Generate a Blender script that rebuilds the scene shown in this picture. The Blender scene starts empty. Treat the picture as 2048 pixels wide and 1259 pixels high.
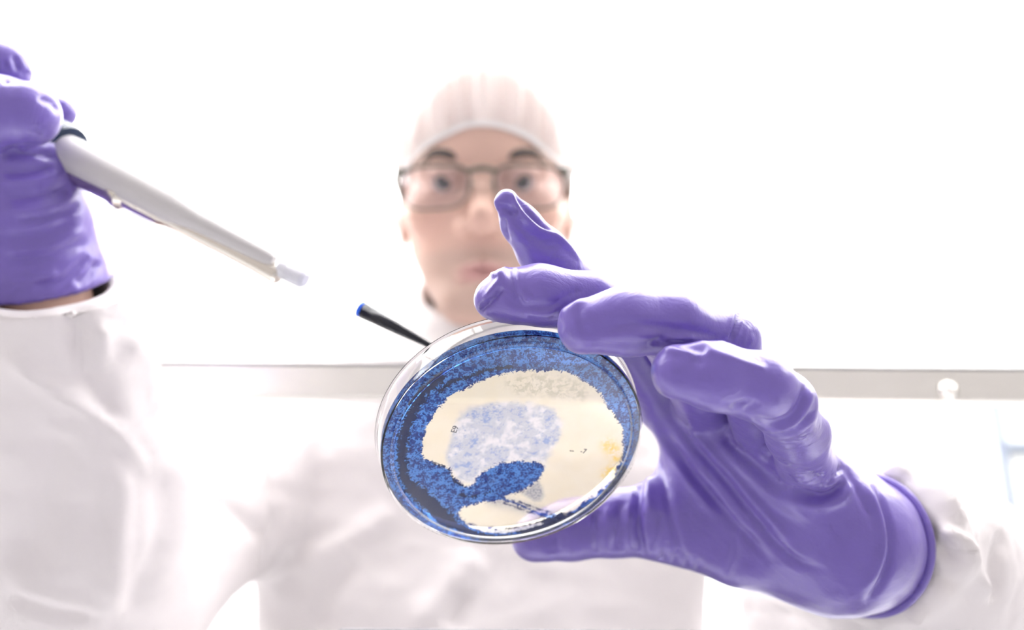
import bpy, bmesh, math, random
import numpy as np
from mathutils import Vector, Matrix

random.seed(7)
rng = np.random.default_rng(7)
S = bpy.context.scene
COL = S.collection

# ------------------------------------------------------------------ camera
FPX, CX, CY = 1733.0, 1024.0, 629.5           # focal length and centre of a 2048 x 1259 frame
PITCH, ROLL = math.radians(18.0), math.radians(0.42)
CAM = np.array([0.0, 0.0, 0.95])
_r = np.array([1.0, 0, 0]); _f = np.array([0, math.cos(PITCH), math.sin(PITCH)]); _u = np.array([0, -math.sin(PITCH), math.cos(PITCH)])
RX = _r * math.cos(ROLL) + _u * math.sin(ROLL)
UX = _u * math.cos(ROLL) - _r * math.sin(ROLL)
FX = _f
cam_data = bpy.data.cameras.new('camera')
cam_data.sensor_width = 36.0
cam_data.lens = FPX / 2048.0 * 36.0
cam_data.clip_start = 0.01
cam_data.dof.use_dof = True
cam_data.dof.focus_distance = 0.305
cam_data.dof.aperture_fstop = 5.0
cam = bpy.data.objects.new('camera', cam_data)
COL.objects.link(cam)
cam.matrix_world = Matrix(((RX[0], UX[0], -FX[0], CAM[0]), (RX[1], UX[1], -FX[1], CAM[1]), (RX[2], UX[2], -FX[2], CAM[2]), (0, 0, 0, 1)))
S.camera = cam

# ------------------------------------------------------------------ world, light, exposure
world = bpy.data.worlds.new('world'); S.world = world
world.use_nodes = True
bg = world.node_tree.nodes['Background']
bg.inputs[0].default_value = (1.0, 0.94, 0.935, 1); bg.inputs[1].default_value = 0.56
PANEL_LIGHT = 6.0
S.view_settings.view_transform = 'Standard'; S.view_settings.look = 'None'
S.view_settings.gamma = 1.0; S.view_settings.use_curve_mapping = False
S.view_settings.exposure = 0.42
try:
    S.cycles.use_denoising = True
    S.cycles.max_bounces = 7; S.cycles.diffuse_bounces = 2; S.cycles.glossy_bounces = 2; S.cycles.transmission_bounces = 7; S.cycles.transparent_max_bounces = 10
    S.cycles.use_adaptive_sampling = True; S.cycles.adaptive_threshold = 0.08; S.cycles.adaptive_min_samples = 10
    S.cycles.sample_clamp_indirect = 6.0
except Exception:
    pass

# ------------------------------------------------------------------ small helpers
def px(x, y, d):
    """a point seen at pixel x, y and depth d, in camera axes (right, up, forward)"""
    return np.array([(x - CX) / FPX * d, (CY - y) / FPX * d, d])
def c2w(p):
    p = np.asarray(p, float)
    return CAM + p[..., 0:1] * RX + p[..., 1:2] * UX + p[..., 2:3] * FX
def w2c(p):
    q = np.asarray(p, float) - CAM
    return np.stack([q @ RX, q @ UX, q @ FX], -1)
def rpx(r, d):
    return r / FPX * d
def proj(p):
    return np.stack([CX + FPX * p[:, 0] / p[:, 2], CY - FPX * p[:, 1] / p[:, 2]], 1)

def tag(o, label=None, cat=None, group=None, kind=None):
    if label: o['label'] = label
    if cat: o['category'] = cat
    if group: o['group'] = group
    if kind: o['kind'] = kind
    return o
def empty(name, loc):
    o = bpy.data.objects.new(name, None); COL.objects.link(o); o.location = Vector(loc); o.empty_display_size = 0.05
    return o
BASE = {}
def base_of(o):
    b = np.zeros(3)
    while o is not None:
        b = b + np.array(o.location); o = o.parent
    return b
def mesh_obj(name, verts, faces, mat, parent=None, smooth=True, origin=None, attrs=None, sharp=None):
    """verts in world metres; one mesh object, its origin at the parent's base or at its own"""
    verts = np.asarray(verts, float)
    if parent is not None: org = base_of(parent)
    else: org = np.asarray(origin if origin is not None else verts.mean(0), float)
    me = bpy.data.meshes.new(name)
    if isinstance(faces, np.ndarray):
        nv, nf, k = len(verts), len(faces), faces.shape[1]
        me.vertices.add(nv); me.vertices.foreach_set('co', (verts - org).astype(np.float32).ravel())
        me.loops.add(nf * k); me.loops.foreach_set('vertex_index', faces.astype(np.int32).ravel())
        me.polygons.add(nf); me.polygons.foreach_set('loop_start', np.arange(0, nf * k, k, dtype=np.int32))
        me.update(calc_edges=True); me.validate()
    else:
        me.from_pydata((verts - org).tolist(), [], faces); me.update()
    if smooth: me.polygons.foreach_set('use_smooth', [True] * len(me.polygons))
    if sharp: me.set_sharp_from_angle(angle=math.radians(sharp))
    for an, av in (attrs or {}).items():
        if av.ndim == 1:
            a = me.attributes.new(an, 'FLOAT', 'POINT'); a.data.foreach_set('value', av.astype(np.float32))
        else:
            a = me.attributes.new(an, 'FLOAT_COLOR', 'POINT')
            a.data.foreach_set('color', np.concatenate([av, np.ones((len(av), 1))], 1).astype(np.float32).ravel())
    o = bpy.data.objects.new(name, me); COL.objects.link(o)
    if parent is not None: o.parent = parent
    else: o.location = Vector(org)
    if mat: me.materials.append(mat)
    return o

def frame(d):
    d = np.asarray(d, float); d = d / np.linalg.norm(d)
    a = np.array([0, 0, 1.0]) if abs(d[2]) < 0.9 else np.array([1.0, 0, 0])
    u = np.cross(a, d); u /= np.linalg.norm(u)
    return u, np.cross(d, u), d
def lathe(p0, axis, prof, n=48, close=False, u=None):
    """prof: list of (along, radius); around the axis from p0; camera or world axes alike"""
    a, b, d = frame(axis)
    V, Fc = [], []
    ang = np.linspace(0, 2 * np.pi, n, endpoint=False)
    for s, r in prof:
        V.append(p0 + d * s + r * (np.cos(ang)[:, None] * a + np.sin(ang)[:, None] * b))
    m = len(prof)
    for i in range(m if close else m - 1):
        j = (i + 1) % m
        for k in range(n):
            l = (k + 1) % n
            Fc.append((i * n + k, i * n + l, j * n + l, j * n + k))
    return np.concatenate(V), Fc
def capped(p0, axis, prof, n=48):
    V, Fc = lathe(p0, axis, prof, n)
    m = len(prof)
    Fc = list(Fc) + [tuple(range(n))[::-1], tuple((m - 1) * n + k for k in range(n))]
    return V, Fc
def tube(pts, rad, n=12, closed=False):
    pts = np.asarray(pts, float); m = len(pts)
    rad = np.broadcast_to(np.asarray(rad, float), (m,))
    V, Fc, FR = [], [], []
    prev = None
    for i in range(m):
        if closed: t = pts[(i + 1) % m] - pts[i - 1]
        else: t = pts[min(i + 1, m - 1)] - pts[max(i - 1, 0)]
        t = t / np.linalg.norm(t)
        if prev is None: a, b, _ = frame(t)
        else:
            a = prev - t * (prev @ t); a /= np.linalg.norm(a); b = np.cross(t, a)
        prev = a
        FR.append((a, b, t))
    tw = 0.0
    if closed:                                      # spread the leftover twist round the loop so that the seam closes
        t0 = FR[0][2]; a = prev - t0 * (prev @ t0); a /= np.linalg.norm(a)
        tw = -math.atan2(a @ FR[0][1], a @ FR[0][0])
    for i in range(m):
        a, b, t = FR[i]
        ang = np.linspace(0, 2 * np.pi, n, endpoint=False) + tw * i / m
        V.append(pts[i] + rad[i] * (np.cos(ang)[:, None] * a + np.sin(ang)[:, None] * b))
    for i in range(m if closed else m - 1):
        j = (i + 1) % m
        for k in range(n):
            l = (k + 1) % n
            Fc.append((i * n + k, i * n + l, j * n + l, j * n + k))
    if not closed: Fc += [tuple(range(n))[::-1], tuple((m - 1) * n + k for k in range(n))]
    return np.concatenate(V), Fc
def box(lo, hi, bev=0.0):
    bm = bmesh.new(); bmesh.ops.create_cube(bm, size=1)
    lo, hi = np.array(lo, float), np.array(hi, float)
    for v in bm.verts: v.co = Vector((lo + hi) / 2 + np.array(v.co) * (hi - lo))
    if bev: bmesh.ops.bevel(bm, geom=list(bm.edges), offset=bev, segments=2, affect='EDGES', profile=0.5)
    V = np.array([v.co[:] for v in bm.verts]); Fc = [tuple(v.index for v in f.verts) for f in bm.faces]
    bm.free(); return V, Fc
def curve(pts, n):
    """Catmull-Rom through rows of pts (any width)"""
    pts = np.asarray(pts, float); m = len(pts); out = []
    t = np.linspace(0, m - 1, n)
    for s in t:
        i = min(int(s), m - 2); f = s - i
        p0, p1, p2, p3 = pts[max(i - 1, 0)], pts[i], pts[i + 1], pts[min(i + 2, m - 1)]
        out.append(0.5 * (2 * p1 + (p2 - p0) * f + (2 * p0 - 5 * p1 + 4 * p2 - p3) * f ** 2 + (3 * p1 - p0 - 3 * p2 + p3) * f ** 3))
    return np.array(out)

# ------------------------------------------------------------------ solid fields meshed with surface nets
class Field:
    def __init__(s, ax, ay, az):
        s.ax = [np.asarray(a, np.float32) for a in (ax, ay, az)]
        s.f = np.full([len(a) for a in s.ax], 0.03, np.float32)
    @staticmethod
    def uniform(lo, hi, h):
        return Field(*[np.arange(lo[i], hi[i] + h, h) for i in range(3)])
    def like(s):
        o = Field.__new__(Field); o.ax = s.ax; o.f = np.full(s.f.shape, 0.03, np.float32); return o
    def block(s, lo, hi):
        sl = []
        for i in range(3):
            a = max(int(np.searchsorted(s.ax[i], lo[i])) - 2, 0); b = min(int(np.searchsorted(s.ax[i], hi[i])) + 2, len(s.ax[i]))
            sl.append(slice(a, max(b, a)))
        X = s.ax[0][sl[0]][:, None, None]; Y = s.ax[1][sl[1]][None, :, None]; Z = s.ax[2][sl[2]][None, None, :]
        return tuple(sl), X, Y, Z
    @staticmethod
    def smin(a, b, k):
        if k <= 0: return np.minimum(a, b)
        h = np.maximum(k - np.abs(a - b), 0) / k
        return np.minimum(a, b) - h * h * k * 0.25
    def cone(s, a, b, ra, rb, k=0.0):
        a = np.asarray(a, np.float32); b = np.asarray(b, np.float32)
        m = max(ra, rb) + k + 0.008
        sl, X, Y, Z = s.block(np.minimum(a, b) - m, np.maximum(a, b) + m)
        if 0 in s.f[sl].shape: return s
        e = b - a; L = float(e @ e) + 1e-12
        h = np.clip(((X - a[0]) * e[0] + (Y - a[1]) * e[1] + (Z - a[2]) * e[2]) / L, 0, 1)
        d = np.sqrt((X - a[0] - h * e[0]) ** 2 + (Y - a[1] - h * e[1]) ** 2 + (Z - a[2] - h * e[2]) ** 2) - (ra + (rb - ra) * h)
        s.f[sl] = s.smin(s.f[sl], d, k); return s
    def ell_d(s, c, r, R, m):
        r = np.asarray(r, np.float32); c = np.asarray(c, np.float32)
        ext = float(r.max()) + m
        sl, X, Y, Z = s.block(c - ext, c + ext)
        q = [(X - c[0]) * R[0, i] + (Y - c[1]) * R[1, i] + (Z - c[2]) * R[2, i] for i in range(3)]
        k0 = np.sqrt(sum((q[i] / r[i]) ** 2 for i in range(3)))
        k1 = np.sqrt(sum((q[i] / r[i] ** 2) ** 2 for i in range(3))) + 1e-9
        return sl, (k0 * (k0 - 1) / k1).astype(np.float32)
    def ell(s, c, r, R=np.eye(3), k=0.0):
        sl, d = s.ell_d(c, r, R, k + 0.008); s.f[sl] = s.smin(s.f[sl], d, k); return s
    def cut_ell(s, c, r, R=np.eye(3), k=0.0):
        sl, d = s.ell_d(c, r, R, k + 0.008); s.f[sl] = -s.smin(-s.f[sl], d, k); return s
    def cut_cone(s, a, b, ra, rb, k=0.0):
        t = s.like(); t.cone(a, b, ra, rb)
        s.f = -s.smin(-s.f, t.f, k); return s
    def cut_plane(s, p, n):
        p = np.asarray(p, np.float32); n = np.asarray(n, np.float32) / np.linalg.norm(n)
        d = (s.ax[0][:, None, None] - p[0]) * n[0] + (s.ax[1][None, :, None] - p[1]) * n[1] + (s.ax[2][None, None, :] - p[2]) * n[2]
        s.f = np.maximum(s.f, d.astype(np.float32)); return s
    def chain(s, pts, k=0.004, ku=0.0):
        """pts: rows of x, y, z, r; joined among themselves with k and to the field with ku"""
        t = s.like()
        for a, b in zip(pts[:-1], pts[1:]): t.cone(a[:3], b[:3], a[3], b[3], k)
        s.f = s.smin(s.f, t.f, ku); return s
    def mesh(s, smooth=2):
        f = s.f; n = f.shape
        ins = f < 0
        c = np.zeros([n[0] - 1, n[1] - 1, n[2] - 1], np.uint8)
        offs = [(i, j, k) for i in (0, 1) for j in (0, 1) for k in (0, 1)]
        for i, j, k in offs: c += ins[i:n[0] - 1 + i, j:n[1] - 1 + j, k:n[2] - 1 + k]
        act = np.argwhere((c > 0) & (c < 8))
        vals = np.stack([f[act[:, 0] + i, act[:, 1] + j, act[:, 2] + k] for i, j, k in offs], 1)
        pos = np.stack([np.stack([s.ax[0][act[:, 0] + i], s.ax[1][act[:, 1] + j], s.ax[2][act[:, 2] + k]], 1) for i, j, k in offs], 1)
        acc = np.zeros((len(act), 3)); cnt = np.zeros(len(act))
        for p in range(8):
            for q in range(p + 1, 8):
                if sum(abs(offs[p][m] - offs[q][m]) for m in range(3)) != 1: continue
                vp, vq = vals[:, p], vals[:, q]
                cr = (vp < 0) != (vq < 0)
                t = np.where(cr, vp / np.where(cr, vp - vq, 1), 0)
                acc += np.where(cr[:, None], pos[:, p] + t[:, None] * (pos[:, q] - pos[:, p]), 0); cnt += cr
        V = acc / cnt[:, None]
        idx = np.full(c.shape, -1, np.int32); idx[act[:, 0], act[:, 1], act[:, 2]] = np.arange(len(act))
        Q = []
        for ax in range(3):
            o1, o2 = (ax + 1) % 3, (ax + 2) % 3
            a = [slice(None)] * 3; b = [slice(None)] * 3
            a[ax] = slice(0, n[ax] - 1); b[ax] = slice(1, n[ax])
            sa, sb = ins[tuple(a)], ins[tuple(b)]
            e = np.argwhere(sa != sb)
            e = e[(e[:, o1] > 0) & (e[:, o2] > 0) & (e[:, o1] < n[o1] - 1) & (e[:, o2] < n[o2] - 1)]
            d1 = np.zeros(3, int); d1[o1] = 1; d2 = np.zeros(3, int); d2[o2] = 1
            g = lambda z: idx[z[:, 0], z[:, 1], z[:, 2]]
            q = np.stack([g(e - d1 - d2), g(e - d2), g(e), g(e - d1)], 1)
            fl = ~sa[e[:, 0], e[:, 1], e[:, 2]]
            q[fl] = q[fl][:, ::-1]
            Q.append(q)
        Q = np.concatenate(Q); Q = Q[(Q >= 0).all(1)]
        V = relax(V, Q, smooth)
        return V, Q
def relax(V, Q, it):
    for i in range(it):
        acc = np.zeros_like(V); cnt = np.zeros(len(V))
        for a, b in ((0, 1), (1, 2), (2, 3), (3, 0)):
            for p, q in ((a, b), (b, a)):
                for m in range(3): acc[:, m] += np.bincount(Q[:, p], V[Q[:, q], m], len(V))
                cnt += np.bincount(Q[:, p], minlength=len(V))
        L = acc / np.maximum(cnt, 1)[:, None] - V
        V = V + (0.5 if i % 2 == 0 else 0.5) * L
    return V
def normals(V, Q):
    n = np.cross(V[Q[:, 2]] - V[Q[:, 0]], V[Q[:, 3]] - V[Q[:, 1]])
    N = np.stack([sum(np.bincount(Q[:, k], n[:, m], len(V)) for k in range(4)) for m in range(3)], 1)
    return N / (np.linalg.norm(N, axis=1)[:, None] + 1e-12)

def folds(V, Q, strokes, tol=0.006):
    """press creases (negative) and raise ridges (positive) in the cloth along lines on the near side"""
    N = normals(V, Q); P = proj(V)
    face = -(N * V).sum(1) / np.linalg.norm(V, axis=1)
    g = 6.0
    ix = np.floor(P[:, 0] / g).astype(int); iy = np.floor(P[:, 1] / g).astype(int)
    ix -= ix.min() - 1; iy -= iy.min() - 1
    zb = np.full((ix.max() + 2, iy.max() + 2), 9.0)
    fr = face > 0
    np.minimum.at(zb, (ix[fr], iy[fr]), V[fr, 2])
    zm = zb.copy()
    for dx in (-1, 0, 1):
        for dy in (-1, 0, 1): zm[1:-1, 1:-1] = np.minimum(zm[1:-1, 1:-1], zb[1 + dx:zb.shape[0] - 1 + dx, 1 + dy:zb.shape[1] - 1 + dy])
    vis = (face > 0.02) & (V[:, 2] < zm[ix, iy] + tol)
    D = np.zeros(len(V))
    for st in strokes:
        pts, w, amp = np.array(st[0], float), st[1], st[2]
        kind = st[3] if len(st) > 3 else 'g'
        pts = curve(pts, max(len(pts) * 6, 8))
        lo, hi = pts.min(0) - 3 * w, pts.max(0) + 3 * w
        c = np.where(vis & (P > lo).all(1) & (P < hi).all(1))[0]
        if not len(c): continue
        best = np.full(len(c), 1e9); sg = np.zeros(len(c)); tt = np.zeros(len(c))
        for i in range(len(pts) - 1):
            a, e = pts[i], pts[i + 1] - pts[i]
            L = e @ e + 1e-9
            h = np.clip(((P[c] - a) @ e) / L, 0, 1)
            q = P[c] - a - h[:, None] * e
            d = np.hypot(q[:, 0], q[:, 1]); m = d < best
            best = np.where(m, d, best); sg = np.where(m, np.sign(e[0] * q[:, 1] - e[1] * q[:, 0]), sg); tt = np.where(m, (i + h) / (len(pts) - 1), tt)
        tp = np.clip(np.minimum(tt, 1 - tt) / 0.22, 0, 1); tp = tp * tp * (3 - 2 * tp)
        x = best / w
        prof = np.exp(-x * x) if kind == 'g' else sg * x * np.exp(-0.5 * x * x) * 1.6
        D[c] += amp * 1e-3 * prof * tp * np.clip(face[c] * 2.5, 0, 1)
    return V + N * D[:, None]
def vnoise(V, scale, seed=0, octaves=2):
    """smooth value noise for vertices, -1..1"""
    out = np.zeros(len(V)); amp = 1.0; tot = 0
    r = np.random.default_rng(seed); T = r.uniform(-1, 1, 4096)
    for o in range(octaves):
        q = V * scale * 2 ** o + 57.3 * (o + 1); i = np.floor(q).astype(np.int64); f = q - i; f = f * f * (3 - 2 * f)
        v = np.zeros(len(V))
        for dx in (0, 1):
            for dy in (0, 1):
                for dz in (0, 1):
                    h = ((i[:, 0] + dx) * 73856093 ^ (i[:, 1] + dy) * 19349663 ^ (i[:, 2] + dz) * 83492791) & 4095
                    v += T[h] * (f[:, 0] if dx else 1 - f[:, 0]) * (f[:, 1] if dy else 1 - f[:, 1]) * (f[:, 2] if dz else 1 - f[:, 2])
        out += v * amp; tot += amp; amp *= 0.5
    return out / tot
def inside_poly(P, poly):
    """signed distance in pixels to a polygon, positive inside"""
    poly = np.asarray(poly, float); n = len(poly)
    best = np.full(len(P), 1e9); ins = np.zeros(len(P), bool)
    for i in range(n):
        a, b = poly[i], poly[(i + 1) % n]; e = b - a
        h = np.clip(((P - a) @ e) / (e @ e + 1e-9), 0, 1)
        q = P - a - h[:, None] * e; best = np.minimum(best, np.hypot(q[:, 0], q[:, 1]))
        c = ((a[1] > P[:, 1]) != (b[1] > P[:, 1])) & (P[:, 0] < e[0] * (P[:, 1] - a[1]) / (e[1] if abs(e[1]) > 1e-9 else 1e-9) + a[0])
        ins ^= c
    return np.where(ins, best, -best)
def line_dist(P, pts):
    pts = np.asarray(pts, float); best = np.full(len(P), 1e9)
    for i in range(len(pts) - 1):
        a, e = pts[i], pts[i + 1] - pts[i]
        h = np.clip(((P - a) @ e) / (e @ e + 1e-9), 0, 1)
        q = P - a - h[:, None] * e; best = np.minimum(best, np.hypot(q[:, 0], q[:, 1]))
    return best
def sstep(a, b, x):
    t = np.clip((x - a) / (b - a), 0, 1); return t * t * (3 - 2 * t)

# ------------------------------------------------------------------ materials
def mat(name):
    m = bpy.data.materials.new(name); m.use_nodes = True
    nt = m.node_tree
    for n in list(nt.nodes):
        if n.type != 'OUTPUT_MATERIAL' and n.type != 'BSDF_PRINCIPLED': nt.nodes.remove(n)
    return m, nt, nt.nodes['Principled BSDF'], nt.nodes['Material Output']
def pset(b, **k):
    for n, v in k.items():
        n = n.replace('_', ' ')
        if n in b.inputs: b.inputs[n].default_value = v
def noise(nt, scale, detail=3.0, rough=0.55, coord='Object', stretch=None, distort=0.0):
    tc = nt.nodes.new('ShaderNodeTexCoord'); nz = nt.nodes.new('ShaderNodeTexNoise')
    nz.inputs['Scale'].default_value = scale; nz.inputs['Detail'].default_value = detail; nz.inputs['Roughness'].default_value = rough; nz.inputs['Distortion'].default_value = distort
    if stretch:
        mp = nt.nodes.new('ShaderNodeMapping'); mp.inputs['Scale'].default_value = stretch
        nt.links.new(tc.outputs[coord], mp.inputs[0]); nt.links.new(mp.outputs[0], nz.inputs['Vector'])
    else: nt.links.new(tc.outputs[coord], nz.inputs['Vector'])
    return nz
def bump(nt, b, src, strength, dist):
    bp = nt.nodes.new('ShaderNodeBump'); bp.inputs['Strength'].default_value = strength; bp.inputs['Distance'].default_value = dist
    nt.links.new(src, bp.inputs['Height']); nt.links.new(bp.outputs[0], b.inputs['Normal']); return bp
def mixrgb(nt, fac, a, b, blend='MIX'):
    m = nt.nodes.new('ShaderNodeMix'); m.data_type = 'RGBA'; m.blend_type = blend
    for s, v in ((0, fac), (6, a), (7, b)):
        if hasattr(v, 'is_linked') or hasattr(v, 'links'): nt.links.new(v, m.inputs[s])
        else: m.inputs[s].default_value = v if s == 0 else (*v, 1)
    return m.outputs[2]
def math_n(nt, op, a, b=None, c=None, clamp=False):
    m = nt.nodes.new('ShaderNodeMath'); m.operation = op; m.use_clamp = clamp
    for i, v in enumerate((a, b, c)):
        if v is None: continue
        if hasattr(v, 'links'): nt.links.new(v, m.inputs[i])
        else: m.inputs[i].default_value = v
    return m.outputs[0]
def ramp(nt, src, lo, hi):
    m = nt.nodes.new('ShaderNodeMapRange'); m.interpolation_type = 'SMOOTHSTEP'
    m.inputs[1].default_value = lo; m.inputs[2].default_value = hi
    nt.links.new(src, m.inputs[0]); return m.outputs[0]
def attr(nt, name, out='Fac'):
    a = nt.nodes.new('ShaderNodeAttribute'); a.attribute_name = name; return a.outputs[out]
def plain(name, col, rough=0.5, metal=0.0, bumps=None, vary=0.06, spec=0.5):
    m, nt, b, o = mat(name)
    pset(b, Roughness=rough, Metallic=metal); b.inputs['Specular IOR Level'].default_value = spec
    nz = noise(nt, bumps[0] if bumps else 30.0)
    dark = tuple(c * (1 - vary) for c in col)
    nt.links.new(mixrgb(nt, nz.outputs[0], col, dark), b.inputs['Base Color'])
    if bumps: bump(nt, b, nz.outputs[0], bumps[1], bumps[2])
    return m
def clear(name, tint=(0.97, 0.98, 0.99), ior=1.45, rough=0.02, gain=1.0):
    """thin clear sheet: see-through with a mirror share that follows Fresnel"""
    m, nt, b, o = mat(name); nt.nodes.remove(b)
    t = nt.nodes.new('ShaderNodeBsdfTransparent'); t.inputs[0].default_value = (*tint, 1)
    g = nt.nodes.new('ShaderNodeBsdfGlossy'); g.inputs['Roughness'].default_value = rough
    lw = nt.nodes.new('ShaderNodeLayerWeight'); lw.inputs[0].default_value = 0.5
    f0 = ((ior - 1) / (ior + 1)) ** 2
    fr = math_n(nt, 'ADD', math_n(nt, 'MULTIPLY', math_n(nt, 'POWER', lw.outputs['Facing'], 5.0), 1 - f0), f0)      # Schlick
    mx = nt.nodes.new('ShaderNodeMixShader')
    nt.links.new(math_n(nt, 'MULTIPLY', fr, gain, clamp=True), mx.inputs[0]); nt.links.new(t.outputs[0], mx.inputs[1]); nt.links.new(g.outputs[0], mx.inputs[2])
    nt.links.new(mx.outputs[0], o.inputs[0]); return m
def glass(name, col=(1, 1, 1), ior=1.45, rough=0.0):
    m, nt, b, o = mat(name)
    nz = noise(nt, 40.0); nt.links.new(mixrgb(nt, nz.outputs[0], col, tuple(c * 0.985 for c in col)), b.inputs['Base Color'])
    pset(b, Roughness=rough, IOR=ior); b.inputs['Transmission Weight'].default_value = 1.0
    return m
def emit(name, col, strength):
    m, nt, b, o = mat(name); pset(b, Roughness=0.6)
    nz = noise(nt, 3.0); nt.links.new(mixrgb(nt, nz.outputs[0], col, tuple(c * 0.97 for c in col)), b.inputs['Emission Color'])
    b.inputs['Emission Strength'].default_value = strength
    return m

def glove_material():
    m, nt, b, o = mat('nitrile')
    big = noise(nt, 34.0, 3.0); fine = noise(nt, 900.0, 2.0); fold = noise(nt, 60.0, 4.0, 0.6, stretch=(1, 2.2, 1), distort=0.6)
    nt.links.new(mixrgb(nt, big.outputs[0], (0.178, 0.122, 0.49), (0.150, 0.098, 0.41)), b.inputs['Base Color'])
    pset(b, Roughness=0.33); b.inputs['Specular IOR Level'].default_value = 0.55
    b.inputs['Coat Weight'].default_value = 0.45; b.inputs['Coat Roughness'].default_value = 0.28
    b.inputs['Sheen Weight'].default_value = 0.2; b.inputs['Sheen Roughness'].default_value = 0.4; b.inputs['Sheen Tint'].default_value = (0.85, 0.8, 1, 1)
    h = math_n(nt, 'ADD', math_n(nt, 'MULTIPLY', fine.outputs[0], 0.06), fold.outputs[0])
    bump(nt, b, h, 0.35, 0.0022)
    return m
M = {}
M['glove'] = glove_material()
M['coverall'] = plain('white_nonwoven', (0.80, 0.755, 0.76), 0.75, bumps=(24.0, 0.5, 0.006), vary=0.03, spec=0.3)
M['wall'] = plain('white_paint', (0.95, 0.95, 0.95), 0.8, vary=0.02)
M['tile'] = plain('ceiling_white', (0.93, 0.93, 0.93), 0.9, vary=0.02)
M['floor'] = plain('vinyl_floor', (0.55, 0.55, 0.56), 0.5)
M['panel'] = emit('lamp_diffuser', (1, 0.985, 0.97), PANEL_LIGHT)
M['lamp_frame'] = plain('lamp_frame_white', (0.88, 0.88, 0.88), 0.5)
M['steel'] = plain('brushed_steel', (0.86, 0.835, 0.79), 0.38, metal=0.85, bumps=(60.0, 0.06, 0.001))
M['bench'] = plain('bench_steel', (0.55, 0.55, 0.57), 0.35, metal=0.9)
M['seal'] = plain('grey_seal', (0.22, 0.22, 0.25), 0.6)
M['pane'] = clear('sash_glass', (0.985, 0.99, 0.985))
M['window_frame'] = plain('window_frame_paint', (0.19, 0.22, 0.28), 0.5)

# ------------------------------------------------------------------ the room
def struct(name, V, Fc, m, label):
    return tag(mesh_obj(name, V, Fc, m, smooth=False), label, None, None, 'structure')
CEIL, BACK = 2.6, 3.68
struct('floor', *box((-3.2, -1.2, -0.06), (3.2, BACK, 0.0)), M['floor'], 'grey vinyl laboratory floor')
struct('wall_back', *box((-3.2, BACK, 0.0), (3.2, BACK + 0.12, CEIL)), M['wall'], 'bright white laboratory wall behind the person')
struct('ceiling', *box((-3.2, -1.2, CEIL), (3.2, BACK + 0.12, CEIL + 0.1)), M['tile'], 'overexposed white laboratory ceiling')
n_l = 0
for ix, x in enumerate((-2.4, -1.2, 0.0, 1.2, 2.4)):
    for iy, y in enumerate((0.5, 1.38, 2.26, 3.14)):
        e = empty('ceiling_light', (x, y, CEIL))
        w, l = 0.592, 0.434
        fr = []
        bm = bmesh.new()
        for lo, hi in (((x - w, y - l, CEIL - 0.014), (x - w + 0.012, y + l, CEIL)), ((x + w - 0.012, y - l, CEIL - 0.014), (x + w, y + l, CEIL)),
                       ((x - w + 0.012, y - l, CEIL - 0.014), (x + w - 0.012, y - l + 0.012, CEIL)), ((x - w + 0.012, y + l - 0.012, CEIL - 0.014), (x + w - 0.012, y + l, CEIL))):
            fr.append(box(lo, hi))
        V = np.concatenate([f[0] for f in fr]); Fc = [tuple(k + 8 * i for k in q) for i, f in enumerate(fr) for q in f[1]]
        bm.free()
        mesh_obj('lamp_frame', V, Fc, M['lamp_frame'], e, smooth=False)
        mesh_obj('diffuser', *box((x - w + 0.012, y - l + 0.012, CEIL - 0.012), (x + w - 0.012, y + l - 0.012, CEIL - 0.004)), M['panel'], e, smooth=False)
        side = ('far left', 'left', 'middle', 'right', 'far right')[ix]; row = ('nearest', 'second', 'third', 'farthest')[iy]
        tag(e, 'square white glowing ceiling light panel, %s column, %s row' % (side, row), 'ceiling light', 'ceiling light panels')
# window frame low on the back wall at the right edge of the view
wx, wz0, wz1 = None, None, None
def wall_pt(x, y):
    d = c2w(px(x, y, 1.0)) - CAM
    return CAM + d * (BACK - 0.02 - CAM[1]) / d[1]
pa, pb = wall_pt(1990, 830), wall_pt(2030, 1060)
xw = (pa[0] + pb[0]) / 2
wf = empty('window_1', (xw + 0.5, BACK, 0.9))
tag(wf, 'pale blue-grey window frame on the back wall at the right', None, None, 'structure')
zt, zb_ = pa[2] + 0.15, 0.8
zh = wall_pt(2040, 893)[2]
for nm, lo, hi in (('window_frame', (xw - 0.012, BACK - 0.05, zb_), (xw + 0.012, BACK, zt)), ('window_frame', (xw + 1.0, BACK - 0.05, zb_), (xw + 1.06, BACK, zt)),
                   ('window_frame', (xw + 0.012, BACK - 0.05, zb_), (xw + 1.0, BACK, zb_ + 0.06)), ('window_frame', (xw + 0.012, BACK - 0.05, zt - 0.06), (xw + 1.0, BACK, zt)),
                   ('window_bar', (xw + 0.012, BACK - 0.04, zh - 0.02), (xw + 1.0, BACK, zh + 0.02))):
    mesh_obj(nm, *box(lo, hi, 0.004), M['window_frame'], wf, smooth=False)
mesh_obj('pane', *box((xw + 0.012, BACK - 0.02, zb_ + 0.06), (xw + 1.0, BACK - 0.015, zt - 0.06)), M['pane'], wf, smooth=False)

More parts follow.
